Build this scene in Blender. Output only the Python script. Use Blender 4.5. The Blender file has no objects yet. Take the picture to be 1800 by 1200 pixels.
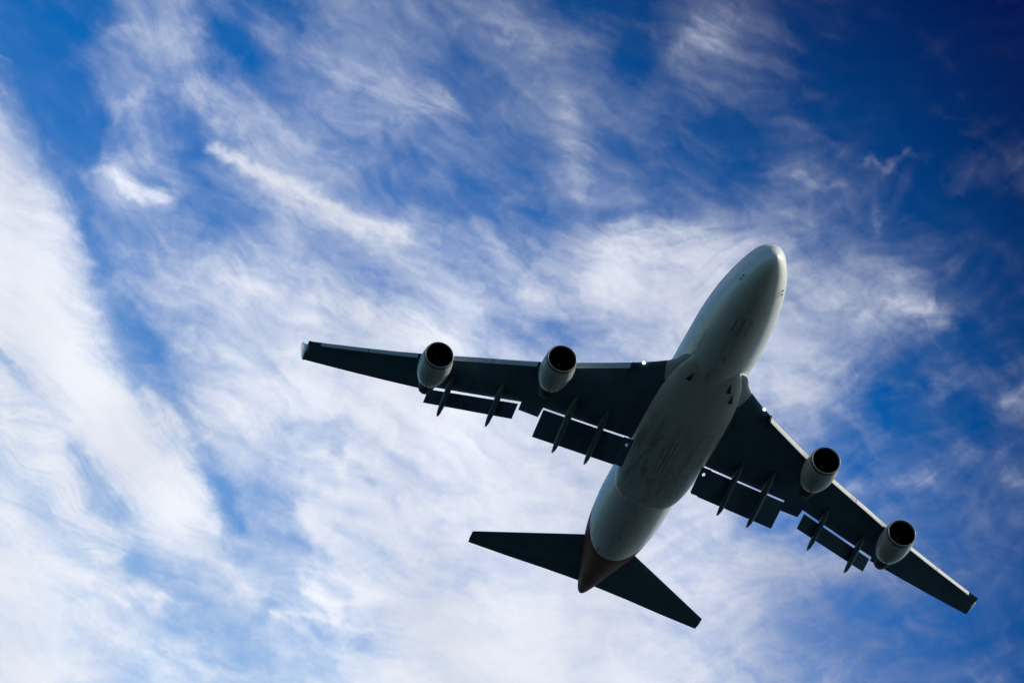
import bpy, math, time
import numpy as np
from mathutils import Matrix, Vector

# ------------------------------------------------------------------ camera, sky, sun, exposure
scene = bpy.context.scene
C = scene.collection
R = math.radians

# the photographer stands at the origin; the airliner flies level overhead, nose 3.5 degrees up, towards +X
CAM_Z = 1.7
PITCH = R(3.5)
# camera right / down / forward, seen from the airliner (X ahead, Y to port, Z up)
CR = np.array([[0.2149901395574183, 0.9323583276114722, 0.2906668003498771],
               [-0.4574798372582836, 0.3590973001998471, -0.8134871403350583],
               [-0.8628391729599618, 0.04191751330786747, 0.5037375146673424]])
CAM_AC = np.array([255.15972475, -29.35916558, -164.92937228])
FOCAL_PX = 7000.0
MP = np.array([[math.cos(PITCH), 0, -math.sin(PITCH)], [0, 1, 0], [math.sin(PITCH), 0, math.cos(PITCH)]])
AC_ORIGIN = np.array([0, 0, CAM_Z]) - MP @ CAM_AC          # world position of the nose tip
CRW = CR @ MP.T                                            # rows: right, down, forward in the world

cam_data = bpy.data.cameras.new('camera')
cam = bpy.data.objects.new('camera', cam_data)
C.objects.link(cam)
rt, dn, fw = CRW
cam.matrix_world = Matrix(((rt[0], -dn[0], -fw[0], 0), (rt[1], -dn[1], -fw[1], 0), (rt[2], -dn[2], -fw[2], CAM_Z), (0, 0, 0, 1)))
cam_data.sensor_width = 36
cam_data.lens = 36 * FOCAL_PX / 1800
cam_data.clip_start = 1
cam_data.clip_end = 400000
scene.camera = cam

SUN_EL, SUN_AZ = R(44), R(12)                               # azimuth 0 is +Y (the port side), 90 is +X (ahead)
sun_dir = Vector((math.sin(SUN_AZ) * math.cos(SUN_EL), math.cos(SUN_AZ) * math.cos(SUN_EL), math.sin(SUN_EL)))
world = bpy.data.worlds.new('World')
scene.world = world
world.use_nodes = True
nt = world.node_tree
nt.nodes.clear()
out = nt.nodes.new('ShaderNodeOutputWorld')
bg = nt.nodes.new('ShaderNodeBackground')
sky = nt.nodes.new('ShaderNodeTexSky')
sky.sky_type = 'NISHITA'
sky.sun_disc = False
sky.sun_elevation = SUN_EL
sky.sun_rotation = SUN_AZ
sky.altitude = 0
sky.air_density = 1.0
sky.dust_density = 0.6
sky.ozone_density = 3.0
hs = nt.nodes.new('ShaderNodeHueSaturation')
hs.inputs['Saturation'].default_value = 1.1
nt.links.new(sky.outputs[0], hs.inputs['Color'])
tint = nt.nodes.new('ShaderNodeMix'); tint.data_type = 'RGBA'; tint.blend_type = 'MULTIPLY'; tint.inputs[0].default_value = 1
nt.links.new(hs.outputs[0], tint.inputs[6])
# the blue deepens towards one side of the sky, as it does through a polarising filter
geo = nt.nodes.new('ShaderNodeTexCoord'); dp = nt.nodes.new('ShaderNodeVectorMath'); dp.operation = 'DOT_PRODUCT'
axis_w = (CRW[0] * .6 - CRW[1] * .8)
dp.inputs[1].default_value = tuple(axis_w)
nt.links.new(geo.outputs['Generated'], dp.inputs[0])
mr = nt.nodes.new('ShaderNodeMapRange'); mr.interpolation_type = 'SMOOTHSTEP'
mr.inputs['From Min'].default_value = -.02; mr.inputs["From Max"].default_value = .155
nt.links.new(dp.outputs['Value'], mr.inputs['Value'])
mxc = nt.nodes.new('ShaderNodeMix'); mxc.data_type = 'RGBA'
mxc.inputs[6].default_value = (0.0, 0.70, 1.27, 1); mxc.inputs[7].default_value = (0.0, 0.04, 0.22, 1)
nt.links.new(mr.outputs[0], mxc.inputs[0])
lo = nt.nodes.new('ShaderNodeMapRange'); lo.interpolation_type = 'SMOOTHSTEP'; lo.inputs['From Min'].default_value = 0.0; lo.inputs['From Max'].default_value = -.14
nt.links.new(dp.outputs['Value'], lo.inputs['Value'])
m5 = nt.nodes.new('ShaderNodeMix'); m5.data_type = 'RGBA'; nt.links.new(lo.outputs[0], m5.inputs[0]); nt.links.new(mxc.outputs[2], m5.inputs[6]); m5.inputs[7].default_value = (.3, 1.25, 1.6, 1)
mxc = m5
dr = nt.nodes.new('ShaderNodeVectorMath'); dr.operation = 'DOT_PRODUCT'; dr.inputs[1].default_value = tuple(CRW[0] * .97 + CRW[1] * .24)
nt.links.new(geo.outputs['Generated'], dr.inputs[0])
mr2 = nt.nodes.new('ShaderNodeMapRange'); mr2.interpolation_type = 'SMOOTHSTEP'; mr2.inputs['From Min'].default_value = .07; mr2.inputs['From Max'].default_value = .16
nt.links.new(dr.outputs['Value'], mr2.inputs['Value'])
m3 = nt.nodes.new('ShaderNodeMix'); m3.data_type = 'RGBA'; nt.links.new(mr2.outputs[0], m3.inputs[0]); m3.inputs[6].default_value = (1, 1, 1, 1); m3.inputs[7].default_value = (.42, .46, .55, 1)
m4 = nt.nodes.new('ShaderNodeMix'); m4.data_type = 'RGBA'; m4.blend_type = 'MULTIPLY'; m4.inputs[0].default_value = 1; nt.links.new(mxc.outputs[2], m4.inputs[6]); nt.links.new(m3.outputs[2], m4.inputs[7])
mxc = m4
# pale haze near the horizon
sp = nt.nodes.new('ShaderNodeSeparateXYZ'); nt.links.new(geo.outputs['Generated'], sp.inputs[0])
hz = nt.nodes.new('ShaderNodeMapRange'); hz.interpolation_type = 'SMOOTHSTEP'; hz.inputs['From Min'].default_value = .36; hz.inputs['From Max'].default_value = .10
nt.links.new(sp.outputs[2], hz.inputs['Value'])
hm = nt.nodes.new('ShaderNodeMix'); hm.data_type = 'RGBA'; nt.links.new(hz.outputs[0], hm.inputs[0]); nt.links.new(mxc.outputs[2], hm.inputs[6]); hm.inputs[7].default_value = (.7, .85, .85, 1)
# unseen sky outside the view is made paler, to whiten light on the airliner
fd = nt.nodes.new('ShaderNodeVectorMath'); fd.operation = 'DOT_PRODUCT'; fd.inputs[1].default_value = tuple(CRW[2])
nt.links.new(geo.outputs['Generated'], fd.inputs[0])
fm = nt.nodes.new('ShaderNodeMapRange'); fm.interpolation_type = 'SMOOTHSTEP'; fm.inputs['From Min'].default_value = .965; fm.inputs['From Max'].default_value = .80
nt.links.new(fd.outputs['Value'], fm.inputs['Value'])
fx = nt.nodes.new('ShaderNodeMix'); fx.data_type = 'RGBA'; nt.links.new(fm.outputs[0], fx.inputs[0]); nt.links.new(hm.outputs[2], fx.inputs[6]); fx.inputs[7].default_value = (.74, .90, .88, 1)
nt.links.new(fx.outputs[2], tint.inputs[7])
nt.links.new(tint.outputs[2], bg.inputs[0])
bg.inputs[1].default_value = 0.1
nt.links.new(bg.outputs[0], out.inputs[0])

sl = bpy.data.lights.new('sun', 'SUN')
sl.energy = 4.7
sl.angle = R(0.5)
sl.color = (1.0, 0.90, 0.75)
so = bpy.data.objects.new('sun', sl)
so.rotation_euler = sun_dir.to_track_quat('Z', 'Y').to_euler()
so.location = (0, 0, 500)
C.objects.link(so)

scene.view_settings.view_transform = 'Standard'
scene.view_settings.look = 'None'
scene.view_settings.exposure = 0.25
scene.view_settings.gamma = 1.0
scene.view_settings.use_curve_mapping = False
scene.render.engine = 'CYCLES'
scene.cycles.transparent_max_bounces = 16

# ------------------------------------------------------------------ materials
def new_mat(name):
    m = bpy.data.materials.new(name)
    m.use_nodes = True
    return m, m.node_tree.nodes, m.node_tree.links, m.node_tree.nodes['Principled BSDF']

def paint(name, col, rough=0.35, coat=0.0, metal=0.0, var=0.12, scale=(0.5, 2.5, 2.5), spec=0.5, coat_rough=0.06):
    """paint or metal with faint streaks of dirt running fore and aft"""
    m, n, l, b = new_mat(name)
    tc = n.new('ShaderNodeTexCoord'); mp = n.new('ShaderNodeMapping'); mp.inputs['Scale'].default_value = scale
    no = n.new('ShaderNodeTexNoise'); no.inputs['Scale'].default_value = 1.0; no.inputs['Detail'].default_value = 6
    l.new(tc.outputs['Object'], mp.inputs[0]); l.new(mp.outputs[0], no.inputs[0])
    cr = n.new('ShaderNodeValToRGB')
    cr.color_ramp.elements[0].position = 0.3; cr.color_ramp.elements[1].position = 0.7
    cr.color_ramp.elements[0].color = [c * (1 - var) for c in col] + [1]
    cr.color_ramp.elements[1].color = list(col) + [1]
    l.new(no.outputs[0], cr.inputs[0]); l.new(cr.outputs[0], b.inputs['Base Color'])
    b.inputs['Roughness'].default_value = rough; b.inputs['Metallic'].default_value = metal
    b.inputs['Coat Weight'].default_value = coat; b.inputs['Coat Roughness'].default_value = coat_rough
    b.inputs['Specular IOR Level'].default_value = spec
    return m

def emit(name, col, s):
    m, n, l, b = new_mat(name)
    b.inputs['Base Color'].default_value = (0.8, 0.8, 0.8, 1)
    b.inputs['Emission Color'].default_value = (*col, 1); b.inputs['Emission Strength'].default_value = s
    return m

# ------------------------------------------------------------------ clouds: a broken sheet of cirrus and altocumulus 7.5 km up
# how thick the cloud is (0..99) on a 100-unit chart of this stretch of sky, x to the right, y down
CHART = [
 '00 10 28 62 15 25 50 38 36 50 10 03 28 32 08 02 00 00 00',
 '12 10 30 68 15 45 58 52 32 48 38 08 34 40 12 05 03 05 00',
 '45 00 50 22 58 56 38 34 30 36 48 32 12 12 10 04 10 14 05',
 '88 22 58 30 48 74 42 22 22 28 42 22 12 06 28 18 12 18 26',
 '95 82 32 42 36 52 64 70 34 38 40 46 55 46 34 28 14 08 04',
 '94 95 36 62 82 72 70 60 62 56 70 92 90 74 62 62 38 08 03',
 '82 92 66 50 74 80 84 84 78 64 56 62 80 84 74 58 26 06 02',
 '72 76 96 66 78 82 88 93 88 84 82 82 82 82 72 24 05 05 20',
 '60 80 84 95 76 72 78 86 88 90 90 86 84 80 42 14 12 12 18',
 '76 62 54 92 52 58 84 86 86 90 92 90 82 62 44 22 20 26 30',
 '94 76 46 58 62 52 80 86 84 90 92 86 80 84 74 52 38 28 16',
 '92 88 74 50 46 52 64 90 94 94 95 92 86 78 62 46 26 16 10',
 '92 86 74 60 48 56 68 92 95 96 96 94 86 68 56 46 36 24 12']
# drift of the fibres, degrees below the horizontal of the chart, every 300 units
FLOW = [
 '50 55 45 38 30 10 -20',
 '45 50 32 34 10 -25 -35',
 '32 34 25 22 -12 -30 -30',
 '38 48 30 18 -5 -25 -28',
 '26 14 8 -12 -18 -22 -15']
# features: (points, half width, strength, softness)  strength < 0 is a clear lane
FEAT = [
 ([(370, 266), (410, 285), (460, 302), (520, 322), (570, 346), (620, 382), (670, 400), (715, 412)], 11, 1.8),
 ([(480, 325), (560, 370), (640, 405), (700, 415)], 16, .7),
 ([(252, 168), (205, 188), (182, 235), (180, 285), (215, 325), (290, 348)], 14, .62),
 ([(210, 290), (240, 325), (295, 350)], 15, .3),
 ([(228, 0), (240, 45), (290, 60), (330, 120), (375, 185), (430, 235), (480, 250)], 26, .5),
 ([(470, 55), (540, 100), (620, 130), (700, 165), (780, 175)], 24, .35),
 ([(640, 190), (700, 200), (800, 180)], 18, .2),
 ([(1235, 50), (1275, 42)], 24, .55),
 ([(1200, 85), (1240, 65)], 24, .35),
 ([(1000, 180), (1010, 260), (1030, 340)], 20, .35),
 ([(1400, 312), (1440, 335), (1480, 330)], 8, .35),
 ([(1520, 290), (1532, 268), (1550, 300), (1600, 265)], 7, .22),
 ([(1690, 330), (1800, 270)], 20, .09),
 ([(1540, 360), (1540, 400)], 8, .3),
 ([(1050, 500), (1100, 430), (1180, 410), (1290, 440)], 30, .8),
 ([(1120, 470), (1250, 480)], 45, .8),
 ([(1480, 490), (1560, 520), (1660, 560)], 18, .4),
 ([(0, 90), (18, 104)], 9, .6), ([(0, 150), (4, 165)], 7, .3), ([(100, 80), (130, 110)], 12, .2), ([(180, 70), (205, 60)], 14, .25),
 ([(1765, 715), (1800, 705)], 16, .3), ([(1775, 830), (1800, 845)], 14, .25),
 ([(385, 450), (400, 480), (430, 510)], 20, .7),
 ([(560, 520), (660, 550), (780, 600)], 22, .6),
 ([(350, 740), (420, 720), (450, 750)], 24, .6),
 ([(535, 1000), (560, 1050), (590, 1060)], 16, 1.0), ([(600, 1010), (640, 1040), (740, 1020)], 18, .6), ([(480, 1075), (600, 1092)], 7, .8),
 ([(540, 890), (560, 930), (590, 950)], 16, .8),
 ([(700, 1120), (800, 1090), (950, 1085)], 30, .8), ([(1000, 1080), (1130, 1060), (1260, 1040), (1380, 1000)], 34, .6), ([(680, 1190), (850, 1170), (1000, 1180)], 22, .8),
 ([(0, 500), (60, 560), (130, 640), (200, 720), (280, 800), (350, 880)], 45, 1.3),
 ([(0, 690), (40, 740), (85, 800), (110, 850)], 26, .9), ([(120, 900), (160, 930), (195, 970)], 26, 1.2),
 ([(0, 900), (60, 980), (150, 1030), (280, 1055)], 16, .9), ([(0, 1010), (130, 1060), (240, 1130), (330, 1165)], 20, .7),
 ([(380, 940), (420, 1010), (450, 1060)], 16, .5),
 ([(1440, 1000), (1560, 980), (1660, 1000)], 24, .35), ([(1700, 800), (1600, 860), (1500, 850)], 16, .16),
 # clear lanes
 ([(50, 40), (110, 20)], 60, -1.3), ([(100, 180), (150, 240)], 48, -2.0), ([(40, 130), (120, 150)], 24, -.8),
 ([(135, 330), (165, 420), (185, 480)], 16, -.9),
 ([(225, 560), (262, 600), (275, 620)], 26, -1.4), ([(285, 660), (330, 740), (372, 800), (400, 860)], 13, -.7), ([(385, 850), (412, 930)], 18, -1.1),
 ([(0, 620), (60, 690), (115, 735)], 11, -.7), ([(130, 790), (170, 850), (200, 900)], 22, -1.1), ([(50, 870), (90, 900)], 26, -.7), ([(30, 730), (60, 790)], 14, -.5),
 ([(240, 990), (300, 1020), (370, 1060)], 34, -.9), ([(300, 1090), (400, 1110)], 14, -.5), ([(560, 1120), (640, 1130)], 16, -.5),
 ([(345, 20), (400, 60), (450, 110)], 24, -.7), ([(480, 5), (520, 40)], 14, -.6), ([(430, 150), (520, 170)], 14, -.35),
 ([(330, 220), (350, 270)], 22, -.6), ([(300, 360), (450, 370)], 26, -.5), ([(330, 300), (350, 330)], 16, -.4),
 ([(720, 340), (850, 350), (960, 375)], 36, -.35), ([(470, 860), (520, 880)], 32, -.6), ([(590, 790), (650, 840)], 12, -.3), ([(520, 940), (580, 980)], 12, -.4),
 ([(1370, 370), (1420, 440)], 20, -.15), ([(1600, 640), (1540, 700), (1600, 740)], 34, -.5), ([(870, 560), (1000, 600)], 22, -.5), ([(1300, 930), (1440, 905)], 18, -.6), ([(1430, 720), (1500, 760)], 20, -.3),
 ([(1100, 120), (1130, 60)], 34, -.4), ([(1230, 250), (1340, 280)], 30, -.3), ([(1060, 380), (1200, 370)], 16, -.4), ([(930, 380), (990, 395)], 20, -.4)]

def fade5(t): return t * t * t * (t * (t * 6 - 15) + 10)
def perlin(x, y, seed):
    rng = np.random.default_rng(seed); n = 256
    p = rng.permutation(n); an = rng.random(n) * 2 * np.pi; gx = np.cos(an); gy = np.sin(an)
    xi = np.floor(x).astype(np.int64); yi = np.floor(y).astype(np.int64); xf = x - xi; yf = y - yi
    def g(i, j, fx, fy):
        h = p[(p[i & 255] + j) & 255]; return gx[h] * fx + gy[h] * fy
    u = fade5(xf); v = fade5(yf)
    a = g(xi, yi, xf, yf); b = g(xi + 1, yi, xf - 1, yf); c = g(xi, yi + 1, xf, yf - 1); d = g(xi + 1, yi + 1, xf - 1, yf - 1)
    return (a + (b - a) * u + (c + (d - c) * u - a - (b - a) * u) * v) * 1.5
def fbm(x, y, size, octv, seed, gain=0.5):
    s = 0; a = 1; f = 1 / size; tot = 0
    for o in range(octv):
        s = s + a * perlin(x * f + 17.3 * o, y * f - 9.1 * o, seed + o); tot += a * a; a *= gain; f *= 2.03
    return s / math.sqrt(tot)
def catmull(tab, gx, gy):
    """bicubic look-up in a table at fractional column gx and row gy, held at the edges"""
    T = np.asarray(tab, float); H, W = T.shape
    gx = np.clip(gx, 0, W - 1.0001); gy = np.clip(gy, 0, H - 1.0001)
    ix = np.floor(gx).astype(int); iy = np.floor(gy).astype(int); fx = gx - ix; fy = gy - iy
    def w(t): return (-.5 * t + t * t - .5 * t ** 3, 1 - 2.5 * t * t + 1.5 * t ** 3, .5 * t + 2 * t * t - 1.5 * t ** 3, -.5 * t * t + .5 * t ** 3)
    wx = w(fx); wy = w(fy); r = 0
    for j in range(4):
        yy = np.clip(iy + j - 1, 0, H - 1)
        for i in range(4):
            r = r + wx[i] * wy[j] * T[yy, np.clip(ix + i - 1, 0, W - 1)]
    return r
def lic(noise, ang, step, n):
    """smear a noise image along a direction field"""
    H, W = noise.shape; yy, xx = np.mgrid[0:H, 0:W].astype(np.float32); acc = noise.copy(); tot = 1.0
    ca = np.cos(ang).astype(np.float32); sa = np.sin(ang).astype(np.float32)
    for sgn in (1, -1):
        x = xx.copy(); y = yy.copy()
        for k in range(n):
            ix = np.clip(np.rint(x), 0, W - 1).astype(np.int32); iy = np.clip(np.rint(y), 0, H - 1).astype(np.int32)
            x = x + sgn * step * ca[iy, ix]; y = y + sgn * step * sa[iy, ix]
            x0 = np.clip(x, 0, W - 1.001); y0 = np.clip(y, 0, H - 1.001); i = x0.astype(np.int32); j = y0.astype(np.int32); fx = x0 - i; fy = y0 - j
            v = (noise[j, i] * (1 - fx) + noise[j, i + 1] * fx) * (1 - fy) + (noise[j + 1, i] * (1 - fx) + noise[j + 1, i + 1] * fx) * fy
            wgt = .5 + .5 * math.cos(math.pi * k / n); acc = acc + v * wgt; tot += wgt
    acc = acc / tot; return (acc - acc.mean()) / acc.std()
def seg_dist(x, y, pts):
    best = np.full(x.shape, 1e9)
    for (x0, y0), (x1, y1) in zip(pts[:-1], pts[1:]):
        dx, dy = x1 - x0, y1 - y0; t = np.clip(((x - x0) * dx + (y - y0) * dy) / (dx * dx + dy * dy), 0, 1)
        best = np.minimum(best, np.hypot(x - x0 - t * dx, y - y0 - t * dy))
    return best
WEDGE = [(-200, -60), (-60, 90), (0, 190), (60, 265), (112, 345), (148, 430), (172, 520), (200, 620), (245, 715), (320, 795), (372, 870), (400, 960), (410, 1030)]

def cloud_tau(x, y):
    """optical thickness of the sheet at chart position x, y (2-D arrays on a regular grid in the middle)"""
    chart = np.array([[int(v) for v in r.split()] for r in CHART]) / 100.0
    flow = np.radians(np.array([[int(v) for v in r.split()] for r in FLOW]))
    wx = fbm(x, y, 150, 6, 11, .55); wy = fbm(x, y, 150, 6, 31, .55)
    X = x + 30 * wx; Y = y + 30 * wy
    X2 = x + 11 * wx + 9 * fbm(x, y, 45, 4, 71, .6); Y2 = y + 11 * wy + 9 * fbm(x, y, 45, 4, 91, .6)
    a = np.clip(catmull(chart, X / 100, Y / 100), 0, .97)
    ang = catmull(flow, x / 300, y / 300) + .9 * fbm(x, y, 130, 4, 51)
    tau = -np.log(1 - a)
    # the long bank on the left ends in a clean, feathered edge
    wd = seg_dist(X2 * .5 + x * .5, Y2 * .5 + y * .5, WEDGE)
    k = np.interp(y, *zip(*[(p[1], p[0]) for p in WEDGE])); side = np.where(x < k + 6 * wy, 1.0, -1.0) * wd
    near = np.exp(-(wd / 70) ** 2) * np.interp(y, [150, 260, 900, 1000], [1, 1, 1, 0])
    prof = 1 / (1 + np.exp(-(side - 6) / np.interp(y, [150, 600, 1000], [12, 8, 9])))
    tau = tau * (1 - near) + near * (prof * 2.1 * (1 - .25 * np.exp(-side ** 2 / 900)) + (1 - prof) * np.minimum(tau, np.interp(y, [0, 400, 900], [.12, .3, .35])))
    fib = lic((fbm(x, y, 7, 3, 5, .8)).astype(np.float32), ang, 1.0, 9)
    fib2 = lic((fbm(x, y, 26, 4, 15, .6)).astype(np.float32), ang, 2.2, 16)
    f = 0
    for pts, hw, s in FEAT:
        x0 = min(p[0] for p in pts) - 4 * hw; x1 = max(p[0] for p in pts) + 4 * hw
        d = seg_dist(X2, Y2, pts); f = f + s * np.exp(-(d / (hw * 1.05)) ** 2)
    u1 = fbm(x, y, 110, 5, 401, .55); u2 = fbm(x, y, 110, 5, 431, .55)
    ca, sa = np.cos(np.radians(30)), np.sin(np.radians(30)); xr = x * ca + y * sa; yr = -x * sa + y * ca
    mid = fbm(xr * .46 + 34 * u1, yr + 26 * u2, 66, 7, 201, .57)
    big = fbm(x, y, 190, 4, 301, .5)
    pos = np.maximum(f, 0); neg = np.maximum(-f, 0)
    tau = (tau + pos * np.exp(.08 * fib + .12 * fib2 + .45 * mid)) * np.exp(-neg * np.where((x < 420) & (y > 640), .95, 1.5))
    amp = np.clip(1.2 - .22 * tau, .6, 1.1)
    bank = np.clip((k - x - 10) / 60, 0, 1) * np.clip((1020 - y) / 120, 0, 1)
    amp = amp * np.interp(y, [0, 300, 520], [.68, .78, 1]) * (1 - .45 * bank)
    tau = tau * (1 + .5 * bank)
    tau = tau * np.exp(amp * (.74 * mid + (.095 + .10 * bank) * fib2 + (.02 + .10 * bank) * fib + .25 * big)) * .76 * np.interp(y, [0, 250, 500, 700], [.52, .62, .82, 1]) * (1 - .45 * np.clip((x - 1150) / 450, 0, 1) * np.clip((520 - y) / 150, 0, 1)) * (1 - .2 * np.clip((x - 1450) / 250, 0, 1))
    # an even milky veil that thickens towards the horizon, low on the left of the chart
    veil = np.clip((1 - x / 1800) * .75 + (y / 1200) * .75 - .70, 0, 1)
    tau = np.maximum(tau - .03, 0) + .016 * np.exp(1.3 * mid + 1.2 * big + .25 * fib2) * (1 - .8 * np.clip((x - 1350) / 250, 0, 1) * np.clip((520 - y) / 200, 0, 1)) + .34 * veil ** 1.3 * (1 + .25 * big)
    return tau

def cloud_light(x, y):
    """cloud brightness with shade painted in: darker rightwards, along the top and lower right"""
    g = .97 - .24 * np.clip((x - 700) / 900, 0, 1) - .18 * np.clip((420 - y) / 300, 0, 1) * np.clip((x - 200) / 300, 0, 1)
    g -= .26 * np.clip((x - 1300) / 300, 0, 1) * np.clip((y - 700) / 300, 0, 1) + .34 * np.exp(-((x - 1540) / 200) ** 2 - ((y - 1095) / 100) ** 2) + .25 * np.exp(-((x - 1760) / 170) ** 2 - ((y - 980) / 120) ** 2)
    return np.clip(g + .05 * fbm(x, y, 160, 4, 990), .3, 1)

def axis(lo, hi, a, b, step, grow):
    """even spacing between a and b, widening steps outside"""
    m = list(np.arange(a, b + step, step)); s = step; v = m[-1]
    while v < hi: s *= grow; v += s; m.append(v)
    s = step; v = m[0]; pre = []
    while v > lo: s *= grow; v -= s; pre.append(v)
    return np.array(pre[::-1] + m)

CLOUD_Z = 7500.0
def build_clouds():
    ax = axis(-1500, 3300, -20, 1820, 1.9, 1.045); ay = axis(-1200, 2300, -20, 1220, 1.9, 1.045)
    x, y = np.meshgrid(ax, ay); H, W = x.shape
    out_ = np.maximum.reduce([-x / 500, (x - 1800) / 500, -y / 500, (y - 1200) / 500, np.zeros_like(x)])
    tau = cloud_tau(x, y)
    far = np.clip(out_, 0, 1); gen = .55 * np.exp(1.1 * fbm(x, y, 420, 5, 777, .55))
    tau = tau * (1 - far) + gen * far
    tau *= np.clip(3.2 - out_, 0, 1)
    # the chart is looked up along lines of sight from the ground and laid on the sheet itself
    d = np.stack([(x - 900) / FOCAL_PX, (y - 600) / FOCAL_PX, np.ones_like(x)], -1) @ CRW
    h = CLOUD_Z + 60 * fbm(x, y, 520, 2, 888)
    P_ = d * ((h - CAM_Z) / d[..., 2])[..., None]; P_[..., 2] += CAM_Z
    me = bpy.data.meshes.new('cloud_layer')
    idx = np.arange(H * W, dtype=np.int32).reshape(H, W)
    q = np.stack([idx[:-1, :-1], idx[1:, :-1], idx[1:, 1:], idx[:-1, 1:]], -1).reshape(-1)
    nf = (H - 1) * (W - 1)
    me.vertices.add(H * W); me.vertices.foreach_set('co', P_.reshape(-1).astype(np.float32))
    me.loops.add(nf * 4); me.loops.foreach_set('vertex_index', q)
    me.polygons.add(nf); me.polygons.foreach_set('loop_start', np.arange(nf, dtype=np.int32) * 4)
    me.polygons.foreach_set('use_smooth', np.ones(nf, bool))
    at = me.attributes.new('thickness', 'FLOAT', 'POINT'); at.data.foreach_set('value', tau.reshape(-1).astype(np.float32))
    lt = cloud_light(x, y); at = me.attributes.new('painted_shade', 'FLOAT', 'POINT'); at.data.foreach_set('value', lt.reshape(-1).astype(np.float32))
    me.update(); me.validate()
    m = bpy.data.materials.new('cloud_ice'); m.use_nodes = True; n = m.node_tree.nodes; l = m.node_tree.links; n.clear()
    o = n.new('ShaderNodeOutputMaterial'); mx = n.new('ShaderNodeMixShader'); tr = n.new('ShaderNodeBsdfTransparent')
    tl = n.new('ShaderNodeBsdfTranslucent'); tl.inputs[0].default_value = (.86, .91, .97, 1)
    df = n.new('ShaderNodeBsdfDiffuse'); df.inputs[0].default_value = (.86, .91, .97, 1)
    m2 = n.new('ShaderNodeMixShader'); m2.inputs[0].default_value = .25
    b = n.new('ShaderNodeAttribute'); b.attribute_name = 'painted_shade'
    cm = n.new('ShaderNodeMix'); cm.data_type = 'RGBA'; l.new(b.outputs['Fac'], cm.inputs[0]); cm.inputs[6].default_value = (0, .05, .26, 1); cm.inputs[7].default_value = (.86, .90, .98, 1)  # cloud colour carries the painted shade, dull blue at its darkest
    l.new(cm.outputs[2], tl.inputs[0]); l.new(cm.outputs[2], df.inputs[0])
    a = n.new('ShaderNodeAttribute'); a.attribute_name = 'thickness'
    m1 = n.new('ShaderNodeMath'); m1.operation = 'MULTIPLY'; m1.inputs[1].default_value = -1; l.new(a.outputs['Fac'], m1.inputs[0])
    ex = n.new('ShaderNodeMath'); ex.operation = 'EXPONENT'; l.new(m1.outputs[0], ex.inputs[0])
    sb = n.new('ShaderNodeMath'); sb.operation = 'SUBTRACT'; sb.inputs[0].default_value = 1; l.new(ex.outputs[0], sb.inputs[1])
    l.new(sb.outputs[0], mx.inputs[0]); l.new(tr.outputs[0], mx.inputs[1])
    l.new(tl.outputs[0], m2.inputs[1]); l.new(df.outputs[0], m2.inputs[2]); l.new(m2.outputs[0], mx.inputs[2]); l.new(mx.outputs[0], o.inputs[0])
    me.materials.append(m)
    ob = bpy.data.objects.new('cloud_layer', me); C.objects.link(ob)
    ob['kind'] = 'stuff'; ob['label'] = 'white and pale grey wispy clouds spread over the blue sky'; ob['category'] = 'clouds'
build_clouds()

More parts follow.
